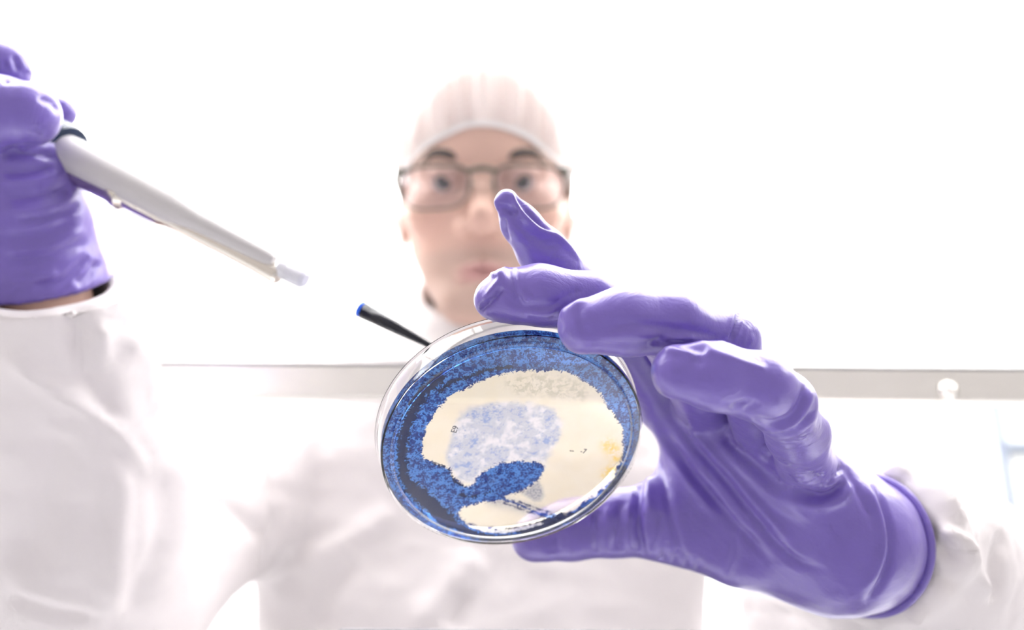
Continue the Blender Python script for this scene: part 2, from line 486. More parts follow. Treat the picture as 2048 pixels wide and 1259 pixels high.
# ------------------------------------------------------------------ the work cabinet: sash with its rail, bench with its front lip
sr = c2w(px(1024, 768, 0.55))
SY, SZ = sr[1], sr[2]
RH = 0.0105
sash = empty('safety_cabinet', (0, 0.3, 0.0))
mesh_obj('rail', *box((-0.62, SY - 0.006, SZ - RH), (0.62, SY + 0.006, SZ + RH), 0.0015), M['steel'], sash, smooth=False)
mesh_obj('glass_pane', *box((-0.62, SY - 0.0025, SZ + RH + 0.0012), (0.62, SY + 0.0025, SZ + 0.62)), M['pane'], sash, smooth=False)
mesh_obj('seal', *box((-0.62, SY - 0.0062, SZ + RH), (0.62, SY + 0.0062, SZ + RH + 0.0012)), M['seal'], sash, smooth=False)
bx_ = c2w(px(1886, 786, 0.55))
V, Fc = capped(np.array([bx_[0], SY - 0.006, bx_[2]]), (0, -1, 0), [(0, 0.0062), (0.0012, 0.0062), (0.0014, 0.0045), (0.004, 0.0045), (0.0055, 0.003), (0.006, 0.0)], 28)
tag(mesh_obj('bolt', V, Fc, M['steel'], sash), 'round polished bolt head')
bench = sash; BZ = CAM[2] - 0.115
lp = c2w(px(1024, 1256, 0.50))
mesh_obj('work_surface', *box((-0.62, -0.25, BZ - 0.015), (0.62, lp[1] - 0.035, BZ)), M['bench'], bench, smooth=False)
mesh_obj('front_edge', *box((-0.62, lp[1] - 0.035, BZ - 0.015), (0.62, lp[1] - 0.015, BZ + 0.012), 0.003), M['bench'], bench, smooth=False)
V, Fc = box((-0.094, lp[1] - 0.030, BZ + 0.0125), (0.120, lp[1] - 0.022, lp[2]), 0.003)
tag(mesh_obj('stop_plate', V, Fc, M['seal'], bench, smooth=False), 'low dark steel plate standing on the front edge')
tag(bench, 'steel work cabinet whose glass sash and brushed bottom rail cross the view', 'cabinet')
for s in (-1, 1):
    for y in (-0.2, lp[1] - 0.06):
        mesh_obj('leg', *box((s * 0.58 - 0.02, y - 0.02, 0.0), (s * 0.58 + 0.02, y + 0.02, BZ - 0.015), 0.002), M['bench'], bench, smooth=False)
    mesh_obj('side_post', *box((s * 0.635 - 0.015, SY - 0.02, BZ - 0.015), (s * 0.635 + 0.015, SY + 0.02, SZ + 0.64), 0.002), M['bench'], bench, smooth=False)

# ------------------------------------------------------------------ petri dish
DC = px(1029.2, 896.5, 0.325)
DN = np.array([-0.17596, 0.51182, 0.84088]); DN /= np.linalg.norm(DN)
DU = np.cross([0, 1, 0], DN); DU /= np.linalg.norm(DU); DV = np.cross(DN, DU)
DR = 0.0499
def dish_lathe(prof, n=160, close=True):
    ang = np.linspace(0, 2 * np.pi, n, endpoint=False); V = []; Fc = []
    for s, r in prof: V.append(DC + DN * s + r * (np.cos(ang)[:, None] * DU + np.sin(ang)[:, None] * DV))
    m = len(prof)
    for i in range(m if close else m - 1):
        j = (i + 1) % m
        for k in range(n):
            l = (k + 1) % n; Fc.append((i * n + k, j * n + k, j * n + l, i * n + l))
    return c2w(np.concatenate(V)), Fc
M['plastic'] = glass('clear_polystyrene', (1, 1, 1), 1.42)
M['plastic_thin'] = clear('clear_polystyrene_thin', (0.98, 0.985, 0.99), 1.35)

def agar_material():
    m, nt, b, o = mat('stained_agar'); nt.nodes.remove(b)
    n1 = noise(nt, 420.0, 5.0, 0.72); n2 = noise(nt, 1500.0, 2.0, 0.6); n3 = noise(nt, 140.0, 3.0, 0.6)
    vor = nt.nodes.new('ShaderNodeTexVoronoi'); vor.inputs['Scale'].default_value = 620.0
    tc = nt.nodes.new('ShaderNodeTexCoord'); nt.links.new(tc.outputs['Object'], vor.inputs['Vector'])
    ink, dark, pale, yel, flake, speck, grey = (attr(nt, k) for k in ('ink', 'dark', 'pale', 'yellow', 'flake', 'speck', 'grey'))
    mixn = math_n(nt, 'ADD', math_n(nt, 'MULTIPLY', n1.outputs[0], 0.6), math_n(nt, 'MULTIPLY', n2.outputs[0], 0.4))
    # cream jelly with pale frost-like flecks
    cream = mixrgb(nt, ramp(nt, n3.outputs[0], 0.35, 0.7), (0.86, 0.80, 0.65), (0.84, 0.77, 0.60))
    frost = math_n(nt, 'MULTIPLY', flake, ramp(nt, n1.outputs[0], 0.56, 0.44))
    cream = mixrgb(nt, frost, cream, (0.66, 0.61, 0.47))
    yc = math_n(nt, 'MULTIPLY', yel, ramp(nt, n1.outputs[0], 0.38, 0.58))
    cream = mixrgb(nt, yc, cream, (0.86, 0.60, 0.12))
    # thin pale blue film
    filmc = mixrgb(nt, ramp(nt, mixn, 0.50, 0.60), (0.56, 0.59, 0.67), (0.37, 0.45, 0.66))
    spots = math_n(nt, 'MULTIPLY', ramp(nt, n3.outputs[0], 0.52, 0.64), ramp(nt, n1.outputs[0], 0.45, 0.58))
    filmc = mixrgb(nt, ramp(nt, n3.outputs[0], 0.50, 0.36), filmc, (0.78, 0.78, 0.81))
    filmc = mixrgb(nt, math_n(nt, 'MULTIPLY', spots, 0.7), filmc, (0.19, 0.32, 0.66))
    col = mixrgb(nt, pale, cream, filmc)
    gc = mixrgb(nt, ramp(nt, n2.outputs[0], 0.5, 0.58), (0.46, 0.47, 0.50), (0.15, 0.19, 0.30))
    col = mixrgb(nt, grey, col, gc)
    sp = math_n(nt, 'MULTIPLY', ramp(nt, math_n(nt, 'ADD', speck, math_n(nt, 'MULTIPLY', n1.outputs[0], 1.0)), 1.02, 1.12), 0.85)
    col = mixrgb(nt, sp, col, (0.022, 0.035, 0.13))
    # deep blue stain, mottled and grainy
    e = math_n(nt, 'ADD', ink, math_n(nt, 'MULTIPLY', math_n(nt, 'SUBTRACT', mixn, 0.5), 2.0))
    inkm = ramp(nt, e, 0.44, 0.56)
    blue = mixrgb(nt, ramp(nt, mixn, 0.455, 0.535), (0.066, 0.215, 0.60), (0.005, 0.024, 0.18))
    blue = mixrgb(nt, math_n(nt, 'MULTIPLY', ramp(nt, n3.outputs[0], 0.60, 0.75), 0.45), blue, (0.13, 0.26, 0.54))
    dk = math_n(nt, 'ADD', dark, math_n(nt, 'MULTIPLY', math_n(nt, 'SUBTRACT', mixn, 0.5), 2.4))
    blue = mixrgb(nt, ramp(nt, dk, 0.38, 0.56), blue, (0.004, 0.009, 0.055))
    col = mixrgb(nt, inkm, col, blue)
    df = nt.nodes.new('ShaderNodeBsdfDiffuse'); tr = nt.nodes.new('ShaderNodeBsdfTranslucent'); gl = nt.nodes.new('ShaderNodeBsdfGlossy'); gl.inputs['Roughness'].default_value = 0.15
    nt.links.new(col, df.inputs[0]); nt.links.new(col, tr.inputs[0])
    mx = nt.nodes.new('ShaderNodeMixShader'); mx.inputs[0].default_value = 0.62
    nt.links.new(df.outputs[0], mx.inputs[1]); nt.links.new(tr.outputs[0], mx.inputs[2])
    tp = nt.nodes.new('ShaderNodeBsdfTransparent'); nt.links.new(col, tp.inputs[0])
    m0 = nt.nodes.new('ShaderNodeMixShader'); m0.inputs[0].default_value = 0.80
    nt.links.new(mx.outputs[0], m0.inputs[1]); nt.links.new(tp.outputs[0], m0.inputs[2]); mx = m0
    lw = nt.nodes.new('ShaderNodeLayerWeight'); lw.inputs[0].default_value = 0.5
    m2 = nt.nodes.new('ShaderNodeMixShader'); nt.links.new(math_n(nt, 'ADD', math_n(nt, 'MULTIPLY', math_n(nt, 'POWER', lw.outputs['Facing'], 5.0), 0.9), 0.015), m2.inputs[0]); nt.links.new(mx.outputs[0], m2.inputs[1]); nt.links.new(gl.outputs[0], m2.inputs[2])
    bp = nt.nodes.new('ShaderNodeBump'); bp.inputs['Strength'].default_value = 0.25; bp.inputs['Distance'].default_value = 0.0006
    nt.links.new(ramp(nt, vor.outputs['Distance'], 0.12, 0.30), bp.inputs['Height'])
    for sh in (df, gl): nt.links.new(bp.outputs[0], sh.inputs['Normal'])
    nt.links.new(m2.outputs[0], o.inputs[0]); return m
M['agar'] = agar_material()

dish = empty('petri_dish', c2w(DC))
tag(dish, 'clear round petri dish of blue-stained cream agar held up by a gloved hand', 'petri dish')
# body: bottom plate with a foot ring, drafted wall, rounded rim; a closed shell
prof = [(0.0, 0.0), (0.0, 0.0450), (-0.0002, 0.0452), (-0.0005, 0.0455), (-0.0006, 0.0457), (-0.0005, 0.0459), (-0.0002, 0.0462), (0.0, 0.0464), (0.0, 0.0493), (0.0002, 0.0497), (0.0007, DR), (0.0100, 0.0505), (0.0108, 0.0512), (0.0116, 0.0514), (0.0119, 0.0508), (0.0116, 0.0500), (0.0105, 0.0494), (0.0020, 0.0490), (0.0015, 0.0488), (0.0014, 0.0)]
prof[0] = (0.0, 0.00001); prof[-1] = (0.0014, 0.00001)
mesh_obj('dish_body', *dish_lathe(prof), M['plastic'], dish, sharp=28)
# agar jelly: a stained disc with thickness, resting on the plate
nr, nt_ = 150, 440
rr = np.sqrt(np.linspace(1e-8, 1, nr)) * 0.0487
aa = np.linspace(0, 2 * np.pi, nt_, endpoint=False)
Rg, Ag = np.meshgrid(rr, aa, indexing='ij')
flat = DC + DN * 0.0018 + (Rg.ravel()[:, None]) * (np.cos(Ag.ravel())[:, None] * DU + np.sin(Ag.ravel())[:, None] * DV)
P = proj(flat)
Z = lambda L: [(700 + u * 0.44475, 560 + v * 0.4448) for u, v in L]
main_p = Z([(320, 770), (330, 690), (350, 640), (390, 570), (430, 530), (500, 490), (570, 455), (640, 425), (720, 408), (800, 400), (900, 402), (960, 410), (1030, 435), (1090, 470), (1140, 520), (1165, 570), (1200, 610), (1225, 670), (1232, 740), (1222, 800), (1200, 850), (1180, 890), (1140, 930), (1080, 980), (1020, 1015), (960, 1045), (900, 1050), (860, 1040), (800, 1020), (740, 992), (690, 970), (740, 950), (800, 925), (855, 885), (872, 845), (850, 815), (760, 810), (700, 816), (650, 832), (600, 858), (565, 885), (550, 912), (520, 920), (490, 908), (460, 880), (452, 850), (420, 830), (370, 815), (332, 800)])
isl_p = Z([(482, 1045), (510, 1012), (600, 990), (690, 982), (760, 1005), (830, 1040), (880, 1062), (850, 1080), (790, 1095), (730, 1108), (680, 1112), (600, 1108), (540, 1090), (498, 1068)])
cres_p = Z([(485, 1050), (540, 1085), (620, 1105), (720, 1108), (820, 1085), (900, 1070), (870, 1100), (760, 1130), (680, 1142), (600, 1135), (530, 1110)])
film_p = Z([(470, 640), (500, 590), (560, 555), (640, 545), (720, 540), (800, 545), (880, 560), (930, 590), (955, 640), (945, 700), (910, 760), (890, 800), (872, 845), (850, 815), (760, 812), (700, 818), (600, 858), (550, 912), (500, 905), (462, 870), (425, 800), (440, 740)])
lobe_p = Z([(765, 955), (800, 920), (850, 890), (868, 930), (876, 965), (860, 990), (830, 995), (800, 978)])
wob = vnoise(flat, 260, 9, 3)
dm, di, dc = inside_poly(P, main_p) + 5 * wob, inside_poly(P, isl_p), inside_poly(P, cres_p)
cream_d = np.maximum(dm, di)
ink = sstep(15, -13, cream_d)
cr = sstep(0, 9, dc)
ink = np.clip(ink * (1 - cr), 0, 1)
dark = np.zeros(len(P))
def dk(L, w, a): 
    global dark
    dark = np.maximum(dark, a * np.exp(-(line_dist(P, Z(L)) / (w * 0.4448)) ** 2))
dk([(400, 440), (330, 500), (275, 590), (240, 690), (232, 780), (240, 870), (275, 940), (330, 985)], 34, 0.80)
dk([(280, 930), (340, 980), (390, 1030), (450, 1080)], 42, 0.95)
dk([(330, 985), (400, 1060), (480, 1100), (560, 1140), (660, 1160), (760, 1150), (880, 1115), (950, 1085)], 22, 0.95)
dk([(720, 1100), (800, 1110), (900, 1080), (960, 1060)], 34, 0.85)
dk([(860, 1075), (960, 1075), (1040, 1045), (1110, 990), (1180, 925), (1230, 850)], 24, 0.85)
dk([(400, 500), (450, 455), (520, 435), (580, 410), (640, 395), (720, 385)], 13, 0.68)
dk([(370, 815), (430, 835), (455, 862), (470, 900), (520, 930)], 9, 0.6)
dk([(480, 960), (560, 970), (640, 945)], 12, 0.5)
dk([(1160, 560), (1195, 620), (1225, 700)], 9, 0.45)
pale = sstep(-6, 9, inside_poly(P, film_p) + 5 * vnoise(flat, 420, 4, 2)) * 0.92
pale = np.maximum(pale, cr * 0.75)
greyA = np.maximum(sstep(-4, 8, inside_poly(P, lobe_p)) * 0.8, cr * 0.55)
band = np.exp(-(line_dist(P, Z([(640, 985), (700, 995), (800, 1022), (900, 1052)])) / 13) ** 2)
greyA = np.maximum(greyA, band * 0.6)
speck = np.maximum(0.62 * np.exp(-(line_dist(P, Z([(690, 995), (800, 1035), (900, 1062)])) / 5) ** 2), 0.62 * np.exp(-(line_dist(P, Z([(760, 990), (850, 1025), (940, 1045)])) / 5) ** 2))
yel = np.maximum(np.exp(-(line_dist(P, Z([(1160, 740), (1180, 755), (1195, 790)])) / 15) ** 2), np.exp(-(line_dist(P, Z([(1175, 840), (1145, 865)])) / 9) ** 2))
flake = sstep(-6, 14, inside_poly(P, Z([(690, 430), (800, 405), (950, 415), (1050, 450), (1090, 500), (1050, 545), (900, 530), (760, 520), (690, 480)])))
# close the disc with a back face of its own thickness
i0 = np.arange(nr - 1)[:, None] * nt_; k = np.arange(nt_)[None, :]; l = (k + 1) % nt_
quads = np.stack([(i0 + k), (i0 + nt_ + k), (i0 + nt_ + l), (i0 + l)], -1).reshape(-1, 4)
n0 = len(flat)
ring_i = (nr - 1) * nt_ + np.arange(nt_)
side = flat[ring_i] + DN * 0.0032
back_c = (DC + DN * 0.0050)[None]
V = np.concatenate([flat, side])
sq = np.stack([ring_i, n0 + np.arange(nt_), n0 + (np.arange(nt_) + 1) % nt_, np.roll(ring_i, -1)], -1)
Q = np.concatenate([quads, sq])
ext = lambda a: np.concatenate([a, a[ring_i]])
ag = mesh_obj('agar', c2w(V), Q, M['agar'], dish, attrs={'ink': ext(ink), 'dark': ext(dark), 'pale': ext(pale), 'yellow': ext(yel), 'flake': ext(flake), 'speck': ext(speck), 'grey': ext(greyA)})
tag(ag, 'cream agar stained with a mottled blue ring')

# raised marks moulded in the dish bottom, read backwards from below
M['mark'] = plain('moulded_mark', (0.16, 0.16, 0.18), 0.3)
def mark(text, x, y, size, rot):
    cu = bpy.data.curves.new('mark', 'FONT'); cu.body = text; cu.size = size; cu.extrude = 0.00012; cu.align_x = 'CENTER'; cu.align_y = 'CENTER'
    t = bpy.data.objects.new('mark', cu); COL.objects.link(t)
    dg = bpy.context.evaluated_depsgraph_get(); me = t.evaluated_get(dg).to_mesh()
    v = np.array([q.co[:] for q in me.vertices]); fc = [tuple(p.vertices) for p in me.polygons]
    t.evaluated_get(dg).to_mesh_clear(); bpy.data.objects.remove(t)
    ray = px(x, y, 1.0); c = ray * ((DC - DN * 0.0003) @ DN) / (ray @ DN)
    ca, sa = math.cos(rot), math.sin(rot)
    U2, V2 = DU * ca + DV * sa, -DU * sa + DV * ca
    w = c + v[:, :1] * U2 + v[:, 1:2] * V2 - v[:, 2:3] * DN
    mesh_obj('moulded_mark', c2w(w), fc, M['mark'], dish, smooth=False)
mark('E9', 910, 858, 0.0032, math.radians(75))
mark('--   -7', 1156, 901, 0.0030, math.radians(-8))

# ------------------------------------------------------------------ pipette
PA, PB = px(100, 294, 0.410), px(851, 685.6, 0.362)
pax = PB - PA; PL = np.linalg.norm(pax); pax /= PL
def along(x):
    """distance along the pipette axis at which it passes pixel column x"""
    t = (x - CX) / FPX
    return (t * PA[2] - PA[0]) / (pax[0] - t * pax[2])
def prad(r, x):
    return rpx(r, PA[2] + pax[2] * along(x))
pside = np.cross(pax, [0, 0, 1.0]); pside /= np.linalg.norm(pside)
if pside[1] > 0: pside = -pside
M['grey_plastic'] = plain('grey_plastic', (0.60, 0.58, 0.585), 0.45, vary=0.03)
M['collar'] = plain('dark_blue_plastic', (0.015, 0.03, 0.075), 0.25)
M['chrome'] = plain('polished_steel', (0.78, 0.73, 0.66), 0.16, metal=1.0)
M['white_plastic'] = plain('white_nozzle', (0.80, 0.80, 0.86), 0.4)
M['tip'] = clear('clear_tip', (0.99, 0.99, 0.995), 1.2, gain=0.3)
M['ink_liquid'] = plain('dark_ink', (0.012, 0.013, 0.022), 0.18)
M['ink_edge'] = plain('blue_ink_edge', (0.01, 0.13, 0.85), 0.3)
pip = empty('pipette', c2w(PA))
tag(pip, 'grey laboratory pipette with dark collar and ink-filled tip in the left hand of the picture', 'pipette')
def pl(name, prof, m, off=0.0, n=48, toward=0.0):
    V, Fc = capped(PA + pside * off + np.array([0, 0, -toward]), pax, prof, n)
    return mesh_obj(name, c2w(V), Fc, m, pip, sharp=30)
A_ = along
pl('handle', [(-0.10, 0.012), (-0.098, 0.014), (-0.03, 0.0145), (0.0, 0.0125), (A_(125), 0.0118)], M['grey_plastic'])
pl('collar', [(A_(96), 0.0125), (A_(100), 0.0145), (A_(122), 0.0147), (A_(132), 0.0138), (A_(135), 0.0105)], M['collar'])
ej = pl('ejector_sleeve', [(A_(128), prad(37, 128)), (A_(150), prad(38, 150)), (A_(345), prad(31, 345)), (A_(362), prad(27.5, 362)), (A_(400), prad(21.5, 400)), (A_(538), prad(15.5, 538)), (A_(548), prad(10, 548))], M['grey_plastic'], off=-0.0012, toward=0.002)
pl('shaft', [(A_(135), prad(32, 135)), (A_(236), prad(30, 236)), (A_(246), prad(34, 246)), (A_(258), prad(34, 258)), (A_(268), prad(26, 268)), (A_(335), prad(24, 335)), (A_(350), prad(20, 350)), (A_(470), prad(17.5, 470)), (A_(515), prad(18, 515)), (A_(540), prad(19.5, 540)), (A_(562), prad(20, 562)), (A_(566), prad(16, 566))], M['chrome'], off=0.0034)
pl('nozzle', [(A_(560), prad(17, 560)), (A_(575), prad(20.5, 575)), (A_(606), prad(19, 606)), (A_(612), prad(13, 612))], M['white_plastic'])
tipo = [(A_(578), prad(21.5, 578)), (A_(640), prad(20, 640)), (A_(728), prad(17.0, 728)), (A_(851), prad(7.0, 851)), (A_(905), prad(4.0, 905))]
V, Fc = lathe(PA, pax, tipo + [(s, r - 0.0004) for s, r in tipo[::-1]], 40, close=True)
tip = mesh_obj('tip', c2w(V), Fc, M['tip'], pip)
V, Fc = capped(PA, pax, [(A_(727), prad(16.4, 727)), (A_(790), prad(12.0, 790)), (A_(851), prad(6.6, 851)), (A_(872), prad(4.6, 872)), (A_(874), prad(1, 874))], 40)
li = mesh_obj('ink', c2w(V), Fc, M['ink_liquid'], tip)
V, Fc = capped(PA, pax, [(A_(720), prad(16.2, 720)), (A_(727), prad(16.4, 727))], 40)
mesh_obj('ink_edge', c2w(V), Fc, M['ink_edge'], tip)

# ------------------------------------------------------------------ the person
HO = px(965, 356, 0.716)                        # between the eyes
hp = math.radians(5.0)                          # face lifted a little against the view axis
HXv = np.array([1.0, 0.006, 0]); HXv /= np.linalg.norm(HXv)
HYv = np.array([-0.006, math.cos(hp), math.sin(hp)]); HYv /= np.linalg.norm(HYv)
HZv = np.cross(HXv, HYv)                        # right-handed with x right, y up: towards the viewer is -z of the camera
HZv = HZv if HZv[2] < 0 else -HZv
HR = np.stack([HXv, HYv, HZv], 1)
def hd(x, y, z):
    """head millimetres (x right, y up, z out of the face) to camera axes"""
    return HO + (HXv * x + HYv * y + HZv * z) * 0.001
neck_b = px(968, 830, 0.90)
SHL, SHR = px(520, 880, 0.86), px(1420, 880, 0.86)           # shoulders, as left and right in the picture
ELL, WRL = px(165, 1235, 0.57), px(78, 600, 0.415)
ELR, WRR = px(1872, 1165, 0.565), px(1700, 1075, 0.372)
UPW = np.array([math.sin(ROLL), math.cos(PITCH), math.sin(PITCH)])     # world up in camera axes (about)
hips = px(968, 880, 0.92) - UPW * 0.42
person = empty('person', c2w(hips))
tag(person, 'person in white coverall, white cap, glasses and purple gloves holding dish and pipette', 'person')

M['skin'], nt, b, o = mat('skin')
nz = noise(nt, 60.0)
nt.links.new(mixrgb(nt, math_n(nt, 'MULTIPLY', nz.outputs[0], 0.25), attr(nt, 'tone', 'Color'), (0.62, 0.36, 0.28)), b.inputs['Base Color'])
pset(b, Roughness=0.5); 

def axis_mix(lo, hi, flo, fhi, fine, coarse):
    return np.concatenate([np.arange(lo, flo, coarse), np.arange(flo, fhi, fine), np.arange(fhi, hi + coarse, coarse)])
hc = HO
B = Field(axis_mix(-0.34, 0.34, hc[0] - 0.092, hc[0] + 0.092, 0.0018, 0.006), axis_mix(-0.60, 0.30, hc[1] - 0.135, hc[1] + 0.150, 0.0018, 0.006), axis_mix(0.385, 1.04, hc[2] - 0.045, hc[2] + 0.11, 0.0018, 0.006))
B.ell(hd(0, 28, -92), (0.073, 0.094, 0.097), HR)
B.ell(hd(0, -42, -62), (0.058, 0.073, 0.058), HR, k=0.03)
B.cone(hd(-17, -100, -30), hd(17, -100, -30), 0.017, 0.017, 0.018)
B.cone(hd(0, -106, -22), hd(0, -98, -20), 0.015, 0.016, 0.014)
for s in (-1, 1):
    B.cone(hd(s * 46, -22, -36), hd(s * 58, -18, -62), 0.020, 0.016, 0.016)
    B.cone(hd(s * 51, -48, -75), hd(s * 22, -98, -36), 0.015, 0.015, 0.016)
    B.cone(hd(s * 12, 20, -15), hd(s * 44, 19, -26), 0.0095, 0.009, 0.012)
for s in (-1, 1): B.cut_ell(hd(s * 33, 1, 5), (0.021, 0.015, 0.020), HR, 0.010)
for s in (-1, 1):
    B.cone(hd(s * 25, 4.4, -8.0), hd(s * 40, 4.4, -11.4), 0.0078, 0.0074, 0.003)    # upper lid
    B.cone(hd(s * 25, -6, -12), hd(s * 40, -6, -15), 0.0060, 0.0060, 0.004)       # lower lid
B.cone(hd(0, 9, -9), hd(0, -34, 15), 0.0070, 0.0085, 0.007)
B.cone(hd(0, -35, 16), hd(0, -41, 12), 0.0115, 0.0100, 0.005)
for s in (-1, 1):
    B.cone(hd(s * 13, -42, 4), hd(s * 16, -40, -8), 0.0078, 0.0075, 0.005)
    B.cut_ell(hd(s * 6.5, -50.5, 5), (0.0045, 0.005, 0.006), HR, 0.003)
B.cone(hd(-21, -75, -15), hd(0, -71.5, -4.5), 0.0036, 0.0056, 0.004); B.cone(hd(0, -71.5, -4.5), hd(21, -75, -15), 0.0056, 0.0036, 0.004)
B.cone(hd(-17, -81, -13), hd(0, -83, -6), 0.0042, 0.0062, 0.004); B.cone(hd(0, -83, -6), hd(17, -81, -13), 0.0062, 0.0042, 0.004)
B.cut_ell(hd(0, -77.2, 3), (0.024, 0.0014, 0.011), HR, 0.002)
for s in (-1, 1):
    B.ell(hd(s * 76, -12, -96), (0.006, 0.030, 0.017), HR, 0.006)
B.cone(hd(0, -75, -96), neck_b, 0.046, 0.056, 0.02)
B.cone(SHL * 0.35 + SHR * 0.65 - UPW * 0.05, SHL * 0.65 + SHR * 0.35 - UPW * 0.05, 0.085, 0.085, 0.06)
B.cone(neck_b - UPW * 0.12, hips + UPW * 0.04, 0.11, 0.10, 0.06)
for sh, el, wr in ((SHL, ELL, WRL), (SHR, ELR, WRR)):
    B.chain([(*sh, 0.045), (*el, 0.034), (*wr, 0.024)], 0.01, 0.03)
V, Q = B.mesh(3)
loc = ((V - HO) @ np.linalg.inv(HR).T) * 1000.0
lx, ly, lz = loc[:, 0], loc[:, 1], loc[:, 2]
tone = np.tile(np.array([0.71, 0.455, 0.365]), (len(V), 1))
def paint(mask, col):
    global tone
    tone = tone * (1 - mask[:, None]) + np.array(col) * mask[:, None]
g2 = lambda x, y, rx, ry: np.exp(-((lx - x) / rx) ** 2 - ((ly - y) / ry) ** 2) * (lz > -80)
for s in (-1, 1): paint(0.35 * g2(s * 45, -35, 22, 18), (0.78, 0.40, 0.32))
paint(0.30 * g2(0, -40, 14, 12), (0.76, 0.42, 0.35))
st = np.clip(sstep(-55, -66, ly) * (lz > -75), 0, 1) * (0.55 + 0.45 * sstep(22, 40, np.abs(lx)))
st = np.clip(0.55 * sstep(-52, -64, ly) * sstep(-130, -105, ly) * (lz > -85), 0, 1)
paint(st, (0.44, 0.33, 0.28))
lipm = np.clip(np.exp(-(lx / 21) ** 4) * np.exp(-(((ly + 77.5) + 0.008 * lx ** 2 * 0.4) / 8.5) ** 4), 0, 1) * (lz > -22)
paint(0.92 * lipm, (0.55, 0.25, 0.25))
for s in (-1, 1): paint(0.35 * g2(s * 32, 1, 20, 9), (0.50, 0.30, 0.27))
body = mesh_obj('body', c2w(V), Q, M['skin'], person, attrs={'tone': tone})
tag(body, 'light skin of the face, neck and wrists')

# eyes, brows
M['eye'], nt, b, o = mat('eye')
tc_ = attr(nt, 'tone', 'Color'); nz = noise(nt, 300.0)
nt.links.new(mixrgb(nt, math_n(nt, 'MULTIPLY', nz.outputs[0], 0.08), tc_, (0.5, 0.4, 0.4)), b.inputs['Base Color']); pset(b, Roughness=0.12)
for s in (-1, 1):
    c = hd(s * 32.5, 1.0, -14.5)
    look = HZv * 1.0 + HYv * -0.30 + HXv * 0.02; look /= np.linalg.norm(look)
    u, v, d = frame(look)
    nu, nv = 32, 24; VV = []; FF = []
    for i in range(nv + 1):
        th = math.pi * i / nv
        for j in range(nu):
            ph = 2 * math.pi * j / nu
            VV.append(c + 0.0122 * (d * math.cos(th) + (u * math.cos(ph) + v * math.sin(ph)) * math.sin(th)))
    for i in range(nv):
        for j in range(nu): FF.append((i * nu + j, (i + 1) * nu + j, (i + 1) * nu + (j + 1) % nu, i * nu + (j + 1) % nu))
    VV = np.array(VV); ca = ((VV - c) @ d) / 0.0122
    tn = np.where(ca[:, None] > 0.965, np.array([0.01, 0.01, 0.012]), np.where(ca[:, None] > 0.86, np.array([0.05, 0.045, 0.05]), np.array([0.55, 0.47, 0.46])))
    mesh_obj('eye', c2w(VV), FF, M['eye'], person, attrs={'tone': tn})
M['brow'] = plain('dark_hair', (0.075, 0.055, 0.048), 0.7, bumps=(400.0, 0.8, 0.002))
for s in (-1, 1):
    pts = curve([hd(s * 19, 17.5, -3.0), hd(s * 30, 22, -4.5), hd(s * 42, 23.5, -9.5), hd(s * 55, 18, -22)], 14)
    V, Fc = tube(c2w(pts), np.array([2.2, 3.2, 4.0, 4.4, 4.5, 4.5, 4.4, 4.2, 3.9, 3.6, 3.2, 2.6, 1.9, 1.0]) * 0.00088, 10)
    mesh_obj('eyebrow', V, Fc, M['brow'], person)

# glasses: two rims with lenses, bridge, temples, hinges
M['frame'] = plain('olive_frame', (0.095, 0.085, 0.062), 0.3)
M['lens'] = clear('spectacle_lens', (0.93, 0.915, 0.935), 1.5)
gl = empty('glasses', c2w(hd(0, 0, 14)) - c2w(hips)); gl.parent = person
GZ = lambda x: 13.5 - 0.0022 * x * x
def rim(cx, w, h, n=64):
    out = []
    for i in range(n):
        a = 2 * math.pi * i / n
        ex = 0.55 if math.sin(a) > 0 else 0.75
        x = math.copysign(abs(math.cos(a)) ** 0.6, math.cos(a)) * w; y = math.copysign(abs(math.sin(a)) ** ex, math.sin(a)) * h
        if y < 0: x *= 1 + 0.10 * y / h
        out.append((cx + x, y - 10.0))
    return np.array(out)
for s in (-1, 1):
    r2 = rim(s * 38.5, 29.0, 18.0)
    pts = np.array([hd(x, y, GZ(x)) for x, y in r2])
    rad = np.where(r2[:, 1] > 0, 0.0015, 0.0011)
    mesh_obj('rim', *tube(c2w(pts), rad, 10, closed=True), M['frame'], gl)
    inner = np.array([[hd(x, y, GZ(x) + dz) for x, y in r2] for dz in (0.6, -0.6)]).reshape(-1, 3)
    n = len(r2)
    fc = [tuple(range(n)), tuple(range(n, 2 * n))[::-1]] + [(i, i + n, (i + 1) % n + n, (i + 1) % n) for i in range(n)]
    mesh_obj('lens', c2w(inner), fc, M['lens'], gl, smooth=False)
    tp = curve([hd(s * 67.5, 4, GZ(67) - 0.5), hd(s * 71, 5, -4), hd(s * 76, 5, -30), hd(s * 79, 4, -85), hd(s * 78, -14, -108)], 20)
    mesh_obj('temple_arm', *tube(c2w(tp), 0.0020, 8), M['frame'], gl)
    mesh_obj('hinge', *tube(c2w(np.array([hd(s * 65, 4.5, GZ(65) + 0.5), hd(s * 70.5, 4.8, GZ(70) - 1)])), 0.0034, 10), M['frame'], gl)
    mesh_obj('nose_pad', *tube(c2w(np.array([hd(s * 9.5, -4, 9), hd(s * 11, -12, 7)])), 0.0018, 8), M['frame'], gl)
mesh_obj('bridge', *tube(c2w(curve([hd(-11, 2.5, GZ(11)), hd(0, 4.5, 14.5), hd(11, 2.5, GZ(11))], 9)), 0.0024, 10), M['frame'], gl)
tag(gl, 'dark olive rectangular spectacles')

